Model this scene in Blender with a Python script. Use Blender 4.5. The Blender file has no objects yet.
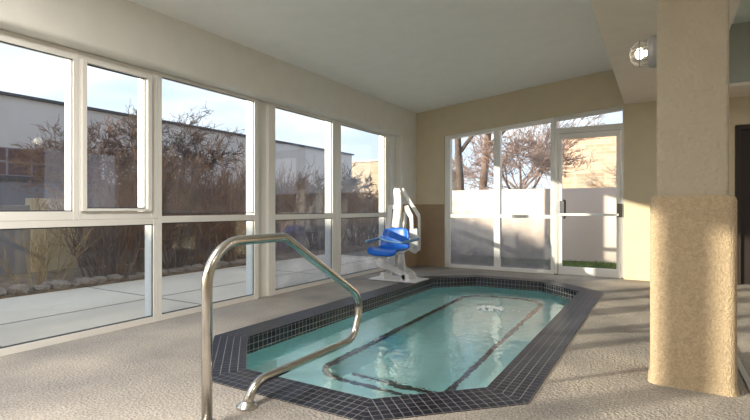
import bpy, bmesh, math, random
from mathutils import Vector, Matrix
C = bpy.context.scene.collection
PI = math.pi
sc = bpy.context.scene

# ------------------------------------------------------------------ materials
def mat(name, col, rough=0.6, metal=0.0, var=0.0, vscale=6.0, bump=0.0, bscale=60.0, spec=0.4, detail=4.0, col2=None):
    m = bpy.data.materials.new(name); m.use_nodes = True
    n = m.node_tree.nodes; l = m.node_tree.links
    b = n['Principled BSDF']
    b.inputs['Roughness'].default_value = rough
    b.inputs['Metallic'].default_value = metal
    b.inputs['Specular IOR Level'].default_value = spec
    tc = n.new('ShaderNodeTexCoord')
    no = n.new('ShaderNodeTexNoise'); no.inputs['Scale'].default_value = vscale; no.inputs['Detail'].default_value = detail
    l.new(tc.outputs['Object'], no.inputs['Vector'])
    cr = n.new('ShaderNodeValToRGB')
    a = col; c2 = col2
    if c2 is None:
        a = tuple(min(1, c * (1 - var)) for c in col); c2 = tuple(min(1, c * (1 + var)) for c in col)
    cr.color_ramp.elements[0].color = (*a, 1); cr.color_ramp.elements[1].color = (*c2, 1)
    cr.color_ramp.elements[0].position = 0.3; cr.color_ramp.elements[1].position = 0.7
    l.new(no.outputs['Fac'], cr.inputs['Fac']); l.new(cr.outputs['Color'], b.inputs['Base Color'])
    if bump:
        nb = n.new('ShaderNodeTexNoise'); nb.inputs['Scale'].default_value = bscale; nb.inputs['Detail'].default_value = 3
        l.new(tc.outputs['Object'], nb.inputs['Vector'])
        bp = n.new('ShaderNodeBump'); bp.inputs['Strength'].default_value = bump; bp.inputs['Distance'].default_value = 0.01
        l.new(nb.outputs['Fac'], bp.inputs['Height']); l.new(bp.outputs['Normal'], b.inputs['Normal'])
    return m

def tile_mat(name, c1, c2, grout, size=0.05, gap=0.0035, rough=0.25, spec=0.5):
    m = bpy.data.materials.new(name); m.use_nodes = True
    n = m.node_tree.nodes; l = m.node_tree.links; b = n['Principled BSDF']; b.inputs['Specular IOR Level'].default_value = spec
    uv = n.new('ShaderNodeUVMap')
    br = n.new('ShaderNodeTexBrick'); br.offset = 0.0; br.squash = 1.0
    br.inputs['Scale'].default_value = 1.0
    br.inputs['Brick Width'].default_value = size; br.inputs['Row Height'].default_value = size
    br.inputs['Mortar Size'].default_value = gap / 2; br.inputs['Mortar Smooth'].default_value = 0.1
    br.inputs['Color1'].default_value = (*c1, 1); br.inputs['Color2'].default_value = (*c2, 1); br.inputs['Mortar'].default_value = (*grout, 1)
    l.new(uv.outputs['UV'], br.inputs['Vector']); l.new(br.outputs['Color'], b.inputs['Base Color'])
    mp = n.new('ShaderNodeMapRange'); mp.inputs['To Min'].default_value = rough; mp.inputs['To Max'].default_value = 0.8
    l.new(br.outputs['Fac'], mp.inputs['Value']); l.new(mp.outputs['Result'], b.inputs['Roughness'])
    bp = n.new('ShaderNodeBump'); bp.invert = True; bp.inputs['Strength'].default_value = 0.5; bp.inputs['Distance'].default_value = 0.003
    l.new(br.outputs['Fac'], bp.inputs['Height']); l.new(bp.outputs['Normal'], b.inputs['Normal'])
    return m

def glass_mat(name, tint=(0.9, 0.93, 0.94), haze=0.0, hz0=0.0, hz1=1.0, base=0.0):
    """thin pane: clear transmission with mirror reflection, and a film of dried condensation that thickens downwards"""
    m = bpy.data.materials.new(name); m.use_nodes = True
    n = m.node_tree.nodes; l = m.node_tree.links
    n.remove(n['Principled BSDF']); out = n['Material Output']
    tr = n.new('ShaderNodeBsdfTransparent'); tr.inputs['Color'].default_value = (*tint, 1)
    gl = n.new('ShaderNodeBsdfGlossy'); gl.inputs['Roughness'].default_value = 0.0; gl.inputs['Color'].default_value = (0.9, 0.95, 1, 1)
    lw = n.new('ShaderNodeLayerWeight'); lw.inputs['Blend'].default_value = 0.5
    pw = n.new('ShaderNodeMath'); pw.operation = 'POWER'; pw.inputs[1].default_value = 5; l.new(lw.outputs['Facing'], pw.inputs[0])
    fr = n.new('ShaderNodeMath'); fr.operation = 'MULTIPLY_ADD'; fr.inputs[1].default_value = 0.96; fr.inputs[2].default_value = 0.035; l.new(pw.outputs[0], fr.inputs[0])
    mx = n.new('ShaderNodeMixShader'); l.new(fr.outputs[0], mx.inputs[0]); l.new(tr.outputs[0], mx.inputs[1]); l.new(gl.outputs[0], mx.inputs[2])
    last = mx
    if haze or base:
        tl = n.new('ShaderNodeBsdfTranslucent'); tl.inputs['Color'].default_value = (0.30, 0.29, 0.315, 1)
        df = n.new('ShaderNodeBsdfDiffuse'); df.inputs['Color'].default_value = (0.30, 0.29, 0.315, 1)
        ms = n.new('ShaderNodeMixShader'); ms.inputs[0].default_value = 0.4; l.new(tl.outputs[0], ms.inputs[1]); l.new(df.outputs[0], ms.inputs[2])
        geo = n.new('ShaderNodeNewGeometry'); sp = n.new('ShaderNodeSeparateXYZ'); l.new(geo.outputs['Position'], sp.inputs[0])
        mr = n.new('ShaderNodeMapRange'); mr.inputs['From Min'].default_value = hz1; mr.inputs['From Max'].default_value = hz0
        l.new(sp.outputs['Z'], mr.inputs['Value'])
        no = n.new('ShaderNodeTexNoise'); no.inputs['Scale'].default_value = 2.2; no.inputs['Detail'].default_value = 5
        l.new(geo.outputs['Position'], no.inputs['Vector'])
        mu = n.new('ShaderNodeMath'); mu.operation = 'MULTIPLY'; l.new(mr.outputs[0], mu.inputs[0]); l.new(no.outputs['Fac'], mu.inputs[1])
        m2 = n.new('ShaderNodeMath'); m2.operation = 'MULTIPLY_ADD'; l.new(mu.outputs[0], m2.inputs[0]); m2.inputs[1].default_value = haze * 2; m2.inputs[2].default_value = base
        m2.use_clamp = True
        m3 = n.new('ShaderNodeMixShader'); l.new(m2.outputs[0], m3.inputs[0]); l.new(mx.outputs[0], m3.inputs[1]); l.new(ms.outputs[0], m3.inputs[2])
        last = m3
    l.new(last.outputs[0], out.inputs['Surface'])
    return m

def water_mat():
    m = bpy.data.materials.new('spa_water'); m.use_nodes = True
    n = m.node_tree.nodes; l = m.node_tree.links
    n.remove(n['Principled BSDF']); out = n['Material Output']
    tc = n.new('ShaderNodeTexCoord')
    n1 = n.new('ShaderNodeTexNoise'); n1.inputs['Scale'].default_value = 5.0; n1.inputs['Detail'].default_value = 3
    n2 = n.new('ShaderNodeTexNoise'); n2.inputs['Scale'].default_value = 17.0; n2.inputs['Detail'].default_value = 2
    l.new(tc.outputs['Object'], n1.inputs['Vector']); l.new(tc.outputs['Object'], n2.inputs['Vector'])
    ad = n.new('ShaderNodeMath'); ad.operation = 'MULTIPLY_ADD'; ad.inputs[1].default_value = 0.3
    l.new(n2.outputs['Fac'], ad.inputs[0]); l.new(n1.outputs['Fac'], ad.inputs[2])
    bp = n.new('ShaderNodeBump'); bp.inputs['Strength'].default_value = 0.35; bp.inputs['Distance'].default_value = 0.02
    l.new(ad.outputs[0], bp.inputs['Height'])
    rf = n.new('ShaderNodeBsdfRefraction'); rf.inputs['IOR'].default_value = 1.33; rf.inputs['Roughness'].default_value = 0.0
    rf.inputs['Color'].default_value = (0.90, 1.0, 1.0, 1)
    gl = n.new('ShaderNodeBsdfGlossy'); gl.inputs['Roughness'].default_value = 0.02; gl.inputs['Color'].default_value = (1, 1, 1, 1)
    fr = n.new('ShaderNodeFresnel'); fr.inputs['IOR'].default_value = 1.33
    for s in (rf, gl, fr): l.new(bp.outputs['Normal'], s.inputs['Normal'])
    mx = n.new('ShaderNodeMixShader'); l.new(fr.outputs['Fac'], mx.inputs[0]); l.new(rf.outputs[0], mx.inputs[1]); l.new(gl.outputs[0], mx.inputs[2])
    l.new(mx.outputs[0], out.inputs['Surface'])
    return m

def emit(name, col, s):
    m = bpy.data.materials.new(name); m.use_nodes = True
    b = m.node_tree.nodes['Principled BSDF']
    b.inputs['Base Color'].default_value = (*col, 1)
    b.inputs['Emission Color'].default_value = (*col, 1); b.inputs['Emission Strength'].default_value = s
    return m

M = {}
M['wallw'] = mat('white_wall_paint', (0.71, 0.695, 0.65), 0.8, var=0.03, bump=0.15, bscale=90)
M['ceil'] = mat('ceiling_paint', (0.84, 0.85, 0.835), 0.85, var=0.02, bump=0.15, bscale=70)
M['cream'] = mat('cream_wall_paint', (0.60, 0.525, 0.385), 0.8, var=0.03, bump=0.15, bscale=90)
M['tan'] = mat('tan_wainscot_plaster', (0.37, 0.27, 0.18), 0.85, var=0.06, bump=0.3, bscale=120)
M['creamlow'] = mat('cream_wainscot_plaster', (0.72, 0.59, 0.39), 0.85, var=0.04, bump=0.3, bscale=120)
M['soffit'] = mat('beam_paint', (0.76, 0.69, 0.61), 0.85, var=0.03, bump=0.15, bscale=80)
M['colup'] = mat('column_knockdown_plaster', (0.38, 0.335, 0.255), 0.8, var=0.04, bump=1.0, bscale=42)
M['collow'] = mat('column_aggregate_stucco', (0.36, 0.275, 0.175), 0.9, bump=1.0, bscale=130, col2=(0.50, 0.39, 0.26), vscale=90, detail=6)
M['teal'] = mat('teal_paint', (0.36, 0.39, 0.35), 0.7, var=0.03)
M['tealceil'] = mat('pale_teal_ceiling', (0.62, 0.72, 0.70), 0.7, var=0.03)
M['frame'] = mat('ivory_painted_aluminium', (0.75, 0.735, 0.695), 0.4, var=0.02, vscale=2)
M['framew'] = mat('white_painted_aluminium', (0.80, 0.80, 0.79), 0.35, var=0.02, vscale=2)
M['gasket'] = mat('dark_glazing_gasket', (0.05, 0.055, 0.065), 0.6, var=0.1)
M['alum'] = mat('pale_grey_aluminium', (0.56, 0.56, 0.54), 0.35, metal=0.25, var=0.02, vscale=2)
M['glass'] = glass_mat('window_glass', haze=0.05, hz0=0.0, hz1=1.0, base=0.0)
M['glassu'] = glass_mat('upper_window_glass', haze=0.05, hz0=0.9, hz1=1.5, base=0.0)
M['glasshaze'] = glass_mat('hazy_window_glass', haze=0.28, hz0=0.0, hz1=1.3, base=0.02)
M['glassback'] = glass_mat('misted_window_glass', haze=0.62, hz0=0.0, hz1=1.0, base=0.0)
M['steel'] = mat('brushed_stainless', (0.62, 0.60, 0.56), 0.22, metal=1.0, var=0.06, vscale=25)
M['dark'] = mat('dark_bronze_metal', (0.06, 0.055, 0.05), 0.4, metal=0.5, var=0.1)
M['doordark'] = mat('dark_brown_door', (0.018, 0.012, 0.010), 0.5, var=0.15, vscale=3)
M['doorframe'] = mat('dark_door_casing', (0.03, 0.02, 0.016), 0.5, var=0.1)
M['tile'] = tile_mat('navy_coping_tile', (0.005, 0.006, 0.012), (0.014, 0.015, 0.025), (0.24, 0.23, 0.23), rough=0.32, spec=0.10)
M['band'] = tile_mat('navy_waterline_tile', (0.010, 0.014, 0.022), (0.022, 0.028, 0.04), (0.33, 0.32, 0.29), gap=0.0038)
M['trimtile'] = tile_mat('dark_step_edge_tile', (0.004, 0.006, 0.010), (0.010, 0.013, 0.018), (0.05, 0.06, 0.06), gap=0.003, rough=0.4)
M['plaster'] = mat('aqua_white_pool_plaster', (0.62, 0.91, 0.92), 0.8, var=0.05, vscale=4)
M['water'] = water_mat()
M['foam'] = mat('white_foam', (0.93, 0.96, 0.96), 0.5, var=0.02, bump=0.5, bscale=40)
M['blue'] = mat('blue_moulded_plastic', (0.010, 0.12, 0.55), 0.36, var=0.05, spec=0.35)
M['bluearm'] = mat('blue_grey_foam_grip', (0.12, 0.26, 0.45), 0.5, var=0.08)
M['liftw'] = mat('white_powder_coat', (0.72, 0.72, 0.71), 0.35, var=0.02)
M['liftg'] = mat('grey_metal_actuator', (0.42, 0.43, 0.44), 0.35, metal=0.6, var=0.05)
M['bolt'] = mat('dark_bolt', (0.05, 0.05, 0.05), 0.4, metal=0.6)
M['lampbody'] = mat('grey_cast_lamp_base', (0.34, 0.33, 0.32), 0.5, metal=0.2, var=0.05)
M['bulb'] = emit('warm_bulb', (1.0, 0.86, 0.66), 5.0)
M['jar'] = glass_mat('lamp_jar_glass', tint=(0.95, 0.95, 0.93), haze=0, base=0.05)
M['tube'] = emit('fill_light_face', (1.0, 0.96, 0.88), 2.2)  # glowing face of the added fill lights
# outdoors
M['concrete'] = mat('walk_concrete', (0.62, 0.525, 0.42), 0.9, bump=0.3, bscale=50, col2=(0.72, 0.62, 0.50), vscale=1.2, detail=8)
M['joint'] = mat('concrete_joint', (0.22, 0.21, 0.20), 0.9, var=0.1)
M['mulch'] = mat('soil_and_mulch', (0.10, 0.065, 0.04), 0.95, bump=1, bscale=30, col2=(0.26, 0.18, 0.11), vscale=7, detail=8)
M['rock'] = mat('border_rock', (0.12, 0.09, 0.07), 0.9, bump=0.6, bscale=20, col2=(0.38, 0.30, 0.23), vscale=9, detail=6)
M['lowsun'] = mat('garden_wall_sun_patch', (0.50, 0.40, 0.25), 0.9, var=0.08, vscale=3, bump=0.3, bscale=60)  # tan colour stands in for reflected sun on the wall
M['lowgrey'] = mat('grey_garden_wall', (0.24, 0.22, 0.22), 0.9, var=0.08, vscale=3, bump=0.3, bscale=60)
M['panel'] = mat('grey_building_panel', (0.56, 0.505, 0.475), 0.85, var=0.05, vscale=0.8)
M['panelline'] = mat('panel_joint', (0.20, 0.19, 0.20), 0.85, var=0.05)
M['panellow'] = mat('building_base_panel', (0.20, 0.19, 0.215), 0.85, var=0.06, vscale=0.8)
M['coping'] = mat('dark_roof_edge', (0.06, 0.06, 0.07), 0.6, var=0.1)
M['fence'] = mat('pinkish_fence_stucco', (0.86, 0.71, 0.63), 0.9, var=0.03, vscale=1.5, bump=0.1, bscale=40)
M['lawn'] = mat('lawn_soil', (0.05, 0.085, 0.02), 0.95, bump=1, bscale=40, col2=(0.14, 0.18, 0.05), vscale=12, detail=8)
M['grass'] = mat('grass_blades', (0.07, 0.13, 0.025), 0.8, col2=(0.20, 0.25, 0.08), vscale=9)
M['ground'] = mat('bare_ground', (0.24, 0.21, 0.16), 0.95, var=0.2, vscale=0.6)
M['bark'] = mat('brown_bark', (0.085, 0.06, 0.048), 0.95, bump=0.8, bscale=30, col2=(0.17, 0.125, 0.10), vscale=12)
M['bark2'] = mat('reddish_bark', (0.19, 0.11, 0.075), 0.95, bump=0.8, bscale=30, col2=(0.30, 0.19, 0.13), vscale=12)
M['twig'] = mat('brown_twigs', (0.17, 0.085, 0.05), 0.9, col2=(0.30, 0.17, 0.11), vscale=3)
M['twigred'] = mat('russet_twigs', (0.22, 0.15, 0.125), 0.9, col2=(0.36, 0.25, 0.21), vscale=3)
M['twigtan'] = mat('tan_twigs', (0.26, 0.17, 0.08), 0.9, col2=(0.40, 0.28, 0.14), vscale=3)
M['twigdark'] = mat('grey_brown_twigs', (0.09, 0.06, 0.05), 0.9, col2=(0.17, 0.12, 0.10), vscale=3)
M['leafdry'] = mat('dry_russet_leaves', (0.30, 0.15, 0.06), 0.9, col2=(0.50, 0.28, 0.12), vscale=4)

def brick_mat(name, c1, c2, mortar, bw, bh, off=0.5):
    m = bpy.data.materials.new(name); m.use_nodes = True
    n = m.node_tree.nodes; l = m.node_tree.links; b = n['Principled BSDF']; b.inputs['Roughness'].default_value = 0.9
    tc = n.new('ShaderNodeTexCoord'); mp = n.new('ShaderNodeMapping'); mp.inputs['Rotation'].default_value = (PI / 2, 0, 0)
    br = n.new('ShaderNodeTexBrick'); br.inputs['Scale'].default_value = 1; br.offset = off
    br.inputs['Brick Width'].default_value = bw; br.inputs['Row Height'].default_value = bh; br.inputs['Mortar Size'].default_value = bh * 0.08
    br.inputs['Color1'].default_value = (*c1, 1); br.inputs['Color2'].default_value = (*c2, 1); br.inputs['Mortar'].default_value = (*mortar, 1)
    uv = n.new('ShaderNodeUVMap'); l.new(uv.outputs['UV'], br.inputs['Vector']); l.new(br.outputs['Color'], b.inputs['Base Color'])
    return m
M['brickband'] = brick_mat('plum_tile_band', (0.10, 0.055, 0.06), (0.13, 0.07, 0.075), (0.24, 0.20, 0.21), 0.52, 0.34, 0.0)
M['tanbrick'] = brick_mat('tan_brick', (0.40, 0.29, 0.20), (0.52, 0.40, 0.29), (0.50, 0.42, 0.33), 0.42, 0.16)

def deck_mat():
    m = bpy.data.materials.new('exposed_aggregate_deck'); m.use_nodes = True
    n = m.node_tree.nodes; l = m.node_tree.links; b = n['Principled BSDF']; b.inputs['Roughness'].default_value = 0.75
    b.inputs['Specular IOR Level'].default_value = 0.3
    tc = n.new('ShaderNodeTexCoord')
    big = n.new('ShaderNodeTexNoise'); big.inputs['Scale'].default_value = 1.3; big.inputs['Detail'].default_value = 6
    sm = n.new('ShaderNodeTexNoise'); sm.inputs['Scale'].default_value = 100; sm.inputs['Detail'].default_value = 5
    vo = n.new('ShaderNodeTexVoronoi'); vo.inputs['Scale'].default_value = 60
    for x in (big, sm, vo): l.new(tc.outputs['Object'], x.inputs['Vector'])
    r1 = n.new('ShaderNodeValToRGB'); r1.color_ramp.elements[0].color = (0.235, 0.222, 0.208, 1); r1.color_ramp.elements[1].color = (0.48, 0.43, 0.37, 1)
    r1.color_ramp.elements[0].position = 0.3; r1.color_ramp.elements[1].position = 0.7
    l.new(big.outputs['Fac'], r1.inputs['Fac'])
    r2 = n.new('ShaderNodeValToRGB'); r2.color_ramp.elements[0].color = (0.45, 0.45, 0.47, 1); r2.color_ramp.elements[1].color = (1.35, 1.32, 1.28, 1)
    r2.color_ramp.elements[0].position = 0.35; r2.color_ramp.elements[1].position = 0.65
    l.new(sm.outputs['Fac'], r2.inputs['Fac'])
    mu = n.new('ShaderNodeMix'); mu.data_type = 'RGBA'; mu.blend_type = 'MULTIPLY'; mu.inputs['Factor'].default_value = 0.75
    l.new(r1.outputs['Color'], mu.inputs['A']); l.new(r2.outputs['Color'], mu.inputs['B']); l.new(mu.outputs['Result'], b.inputs['Base Color'])
    ad = n.new('ShaderNodeMath'); ad.operation = 'ADD'; l.new(sm.outputs['Fac'], ad.inputs[0]); l.new(vo.outputs['Distance'], ad.inputs[1])
    bp = n.new('ShaderNodeBump'); bp.inputs['Strength'].default_value = 0.6; bp.inputs['Distance'].default_value = 0.011
    l.new(ad.outputs[0], bp.inputs['Height']); l.new(bp.outputs['Normal'], b.inputs['Normal'])
    return m
M['deck'] = deck_mat()

# ------------------------------------------------------------------ geometry helpers
def link(name, bm, m, parent=None, smooth=False, bevel=0.0):
    if bevel:
        bmesh.ops.bevel(bm, geom=[e for e in bm.edges if len(e.link_faces) == 2 and e.calc_face_angle(0) > 0.5], offset=bevel, segments=2, affect='EDGES', profile=0.6)
    bmesh.ops.recalc_face_normals(bm, faces=bm.faces[:])
    me = bpy.data.meshes.new(name); bm.to_mesh(me); bm.free()
    me.materials.append(m)
    if smooth:
        for p in me.polygons: p.use_smooth = True
    o = bpy.data.objects.new(name, me); C.objects.link(o)
    if parent:
        o.parent = parent
    return o
def box(bm, x0, x1, y0, y1, z0, z1):
    vs = [bm.verts.new((x, y, z)) for x in (x0, x1) for y in (y0, y1) for z in (z0, z1)]
    for f in ((0, 1, 3, 2), (4, 6, 7, 5), (0, 4, 5, 1), (2, 3, 7, 6), (0, 2, 6, 4), (1, 5, 7, 3)):
        bm.faces.new([vs[i] for i in f])
    return vs
def prism(bm, pts, axis, a0, a1):
    """polygon in the plane normal to axis, extruded a0..a1"""
    def P(p, a):
        if axis == 'x': return (a, p[0], p[1])
        if axis == 'y': return (p[0], a, p[1])
        return (p[0], p[1], a)
    A = [bm.verts.new(P(p, a0)) for p in pts]; B = [bm.verts.new(P(p, a1)) for p in pts]
    n = len(pts)
    bm.faces.new(A); bm.faces.new(B[::-1])
    for i in range(n): bm.faces.new([A[i], A[(i + 1) % n], B[(i + 1) % n], B[i]])
def tube(bm, pts, r, seg=12, caps=True):
    """sweep a circle along a polyline; r a number or one per point"""
    pts = [Vector(p) for p in pts]; rs = r if isinstance(r, (list, tuple)) else [r] * len(pts)
    rings = []; up = None
    for i, p in enumerate(pts):
        t = (pts[min(i + 1, len(pts) - 1)] - pts[max(i - 1, 0)])
        if t.length < 1e-9: t = Vector((0, 0, 1))
        t.normalize()
        if up is None:
            up = Vector((0, 0, 1)) if abs(t.z) < 0.9 else Vector((1, 0, 0))
        s = t.cross(up)
        if s.length < 1e-4: s = t.cross(Vector((0, 1, 0)))
        s.normalize(); up = s.cross(t).normalized()
        rings.append([bm.verts.new(p + (s * math.cos(2 * PI * k / seg) + up * math.sin(2 * PI * k / seg)) * rs[i]) for k in range(seg)])
    for a, b in zip(rings, rings[1:]):
        for k in range(seg): bm.faces.new([a[k], a[(k + 1) % seg], b[(k + 1) % seg], b[k]])
    if caps and seg > 2:
        bm.faces.new(rings[0][::-1]); bm.faces.new(rings[-1])
def lathe(bm, prof, mtx=Matrix(), seg=20):
    rings = [[bm.verts.new(mtx @ Vector((r * math.cos(2 * PI * k / seg), r * math.sin(2 * PI * k / seg), z))) for k in range(seg)] for r, z in prof]
    for a, b in zip(rings, rings[1:]):
        for k in range(seg): bm.faces.new([a[k], a[(k + 1) % seg], b[(k + 1) % seg], b[k]])
    bm.faces.new(rings[0][::-1]); bm.faces.new(rings[-1])
def fillet(pts, r, n=8):
    pts = [Vector(p) for p in pts]; out = [pts[0]]
    rr = r if isinstance(r, (list, tuple)) else [r] * len(pts)
    for i in range(1, len(pts) - 1):
        a, b, c = pts[i - 1], pts[i], pts[i + 1]
        u = (a - b).normalized(); v = (c - b).normalized()
        ang = u.angle(v); d = min(rr[i] / math.tan(ang / 2), (a - b).length * 0.49, (c - b).length * 0.49); R = d * math.tan(ang / 2)
        cen = b + (u + v).normalized() * (R / math.sin(ang / 2))
        s = (b + u * d) - cen; e = (b + v * d) - cen
        th = s.angle(e); ax = s.cross(e).normalized()
        for k in range(n + 1): out.append(cen + Matrix.Rotation(th * k / n, 3, ax) @ s)
    out.append(pts[-1]); return out
def tag(o, label, cat, group=None, kind=None):
    o['label'] = label; o['category'] = cat
    if group: o['group'] = group
    if kind: o['kind'] = kind
    return o
def struct(o, label, cat): return tag(o, label, cat, kind='structure')
def empty(name, loc=(0, 0, 0)):
    o = bpy.data.objects.new(name, None); C.objects.link(o); o.location = loc; o.empty_display_size = 0.1; return o
def part(name, bm, m, parent, **k):
    """bm in world coordinates; the part is moved into its parent's frame"""
    if parent.type == 'EMPTY' or parent.location.length > 0:
        w = parent.location.copy(); p = parent.parent
        while p: w += p.location; p = p.parent
        bmesh.ops.translate(bm, verts=bm.verts[:], vec=-w)
    return link(name, bm, m, parent, **k)
BM = bmesh.new

# ------------------------------------------------------------------ camera
cam = bpy.data.cameras.new('camera'); co = bpy.data.objects.new('camera', cam); C.objects.link(co)
co.location = (0, 0, 1.0); co.rotation_euler = (PI / 2, 0, math.atan(284 / 478))
cam.sensor_width = 36; cam.lens = 36 * 478 / 750; cam.shift_y = -1.5 / 750; cam.clip_start = 0.05; cam.clip_end = 300
sc.camera = co

# ------------------------------------------------------------------ dimensions
XW, XG = -3.68, -3.85          # left wall face, left glass plane
YB, YG = 7.62, 7.70            # back wall face, back glass plane
XR, YR = 4.6, -3.4             # right wall, rear wall
SOF = 2.215                    # soffit over the left windows
WTH = 0.30
def zc(x): return 2.68 + 0.101 * (x + 3.66)   # sloping ceiling
BX0, BX1, BZ = -0.42, 0.50, 2.475             # dropped beam

# pool octagons
x0, x1, y0, y1 = -2.74, -0.825, 2.138, 6.706
cA, cD, cJ, cF = 0.54, 0.466, 0.54, 0.46
def octagon(x0, x1, y0, y1, c):
    a, d, j, f = c
    return [(x0, y0 + a), (x0 + a, y0), (x1 - d, y0), (x1, y0 + d), (x1, y1 - j), (x1 - j, y1), (x0 + f, y1), (x0, y1 - f)]
INN = octagon(x0, x1, y0, y1, (cA, cD, cJ, cF))
def offset_poly(P, w):
    n = len(P); out = []
    for i in range(n):
        a, b, c = Vector(P[i - 1]), Vector(P[i]), Vector(P[(i + 1) % n])
        u = (b - a).normalized(); v = (c - b).normalized()
        n1 = Vector((u.y, -u.x)); n2 = Vector((v.y, -v.x))
        k = (n1 + n2).normalized(); out.append(tuple(b + k * (w / k.dot(n1))))
    return out
CW = 0.25
OUT = offset_poly(INN, CW)

# ------------------------------------------------------------------ room shell
from mathutils.geometry import tessellate_polygon
bm = BM()
rect = [(-3.95, YR), (XR, YR), (XR, 8.4), (-3.95, 8.4)]
loops = [[Vector((p[0], p[1], 0)) for p in P] for P in (rect, OUT)]
vs = [bm.verts.new(p) for P in loops for p in P]
for t in tessellate_polygon(loops): bm.faces.new([vs[i] for i in t])
bmesh.ops.recalc_face_normals(bm, faces=bm.faces[:])
struct(link('floor', bm, M['deck']), 'beige exposed aggregate pool deck around the sunken spa', 'floor')

bm = BM()   # sloping ceiling over the pool, then the flat higher one right of the beam
prism(bm, [(-4.15, zc(-4.15)), (BX0 + 0.02, zc(BX0 + 0.02)), (BX0 + 0.02, zc(BX0) + 0.2), (-4.15, zc(-4.15) + 0.2)], 'y', YR - .1, YB + 0.3)
struct(link('ceiling', bm, M['ceil']), 'plain white sloping ceiling above the spa and left windows', 'ceiling')
bm = BM(); box(bm, BX1 - 0.02, XR + .1, YR - .1, 8.5, 3.22, 3.42)
struct(link('ceiling_right', bm, M['tealceil']), 'pale teal raised ceiling right of the beam', 'ceiling')
bm = BM(); box(bm, BX0, BX1, YR, YB + 0.02, BZ, 3.40)
struct(link('beam', bm, M['soffit'], bevel=0.012), 'wide cream dropped beam running over the column', 'beam')
bm = BM(); box(bm, BX1 + 0.001, XR, 7.13, 7.9, 2.465, 2.505)
struct(link('trim_8', bm, M['soffit']), 'cream underside strip of the header over the dark door', 'trim')
bm = BM(); box(bm, BX1 + 0.001, XR, 7.14, 7.9, 2.506, 3.225)
struct(link('beam_back', bm, M['teal']), 'grey-green drop header above the dark brown door', 'beam')

# left wall: head band with a rounded lower edge, end pier, rear part behind the windows
bm = BM()
r = 0.035; prof = [(XW, zc(XW) + .05), (XW, SOF + r)] + [(XW - r + r * math.cos(t), SOF + r - r * math.sin(t)) for t in [PI / 12 * k for k in range(1, 7)]] + [(XG - 0.15, SOF), (XG - 0.15, zc(XW) + .05)]
prism(bm, prof, 'y', YR, YB + 0.05)
struct(link('wall_left_head', bm, M['wallw'], smooth=False), 'white plaster band above the long left-hand windows', 'wall')
WL0, WL1 = -2.5, 7.06            # window strip ends
bm = BM(); prism(bm, [(XW - 0.03, WL1), (XW - 0.015, WL1 - .0), (XW, WL1 + 0.02), (XW, YB + .02), (XG - .15, YB + 0.02), (XG - .15, WL1)], 'z', 0, SOF + .05)
struct(link('wall_left', bm, M['wallw']), 'white wall pier between the left windows and the back corner', 'wall')
bm = BM(); box(bm, XG - .15, XW, YR, WL0, 0, SOF + .05)
struct(link('wall_left_rear', bm, M['wallw']), 'white wall behind the photographer left of the windows', 'wall')
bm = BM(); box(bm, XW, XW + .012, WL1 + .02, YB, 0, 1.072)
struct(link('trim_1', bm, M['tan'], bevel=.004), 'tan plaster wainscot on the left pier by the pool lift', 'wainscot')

# back wall with one opening for windows and door, its head sloping with the ceiling
OX0, OX1 = -3.15, -0.425
def zh(x): return 2.235 + 0.0845 * (x + 3.15)       # head of the glazed opening
bm = BM()
prism(bm, [(-4.0, 0), (OX0, 0), (OX0, zc(OX0) + .1), (-4.0, zc(-4) + .1)], 'y', YB, YB + .2)
prism(bm, [(OX0, zh(OX0)), (OX1, zh(OX1)), (OX1, zc(OX1) + .1), (OX0, zc(OX0) + .1)], 'y', YB, YB + .2)
prism(bm, [(OX1, 0), (0.62, 0), (0.62, 3.4), (OX1, 3.4)], 'y', YB, YB + .2)
struct(link('wall_back', bm, M['cream']), 'cream back wall around the glazed door and windows', 'wall')
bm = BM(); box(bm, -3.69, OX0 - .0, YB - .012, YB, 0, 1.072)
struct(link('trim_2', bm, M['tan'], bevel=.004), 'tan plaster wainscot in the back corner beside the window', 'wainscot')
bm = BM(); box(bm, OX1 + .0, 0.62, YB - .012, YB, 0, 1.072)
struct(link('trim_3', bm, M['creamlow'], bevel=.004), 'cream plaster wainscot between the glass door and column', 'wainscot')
# right part of the back wall with the dark door
bm = BM()
box(bm, 0.62, 0.86, 7.84, 8.04, 0, 3.3); box(bm, 0.86, 1.86, 7.84, 8.04, 2.1, 3.3); box(bm, 1.86, XR + .1, 7.84, 8.04, 0, 3.3)
box(bm, 0.55, 0.64, YB + .001, 7.9, 0, 3.3)
struct(link('wall_back_right', bm, M['cream']), 'cream wall around the dark brown door', 'wall')
d = empty('door_2', (0.86, 7.84, 0)); struct(d, 'dark brown door in the wall behind the column', 'door')
bm = BM(); box(bm, .87, .92, 7.82, 7.93, 0, 2.09); box(bm, 1.80, 1.85, 7.82, 7.93, 0, 2.09); box(bm, .92, 1.80, 7.82, 7.93, 2.04, 2.09); part('door_frame', bm, M['doorframe'], d)
bm = BM(); box(bm, .92, 1.80, 7.87, 7.915, .008, 2.04); part('door_leaf', bm, M['doordark'], d)
bm = BM(); lathe(bm, [(.028, 0), (.028, .01), (.012, .012), (.012, .05), (.027, .055), (.03, .075), (.018, .09)], Matrix.Translation((1.73, 7.87, 1.0)) @ Matrix.Rotation(PI / 2, 4, 'X'), 16); part('door_knob', bm, M['steel'], d, smooth=True)

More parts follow.
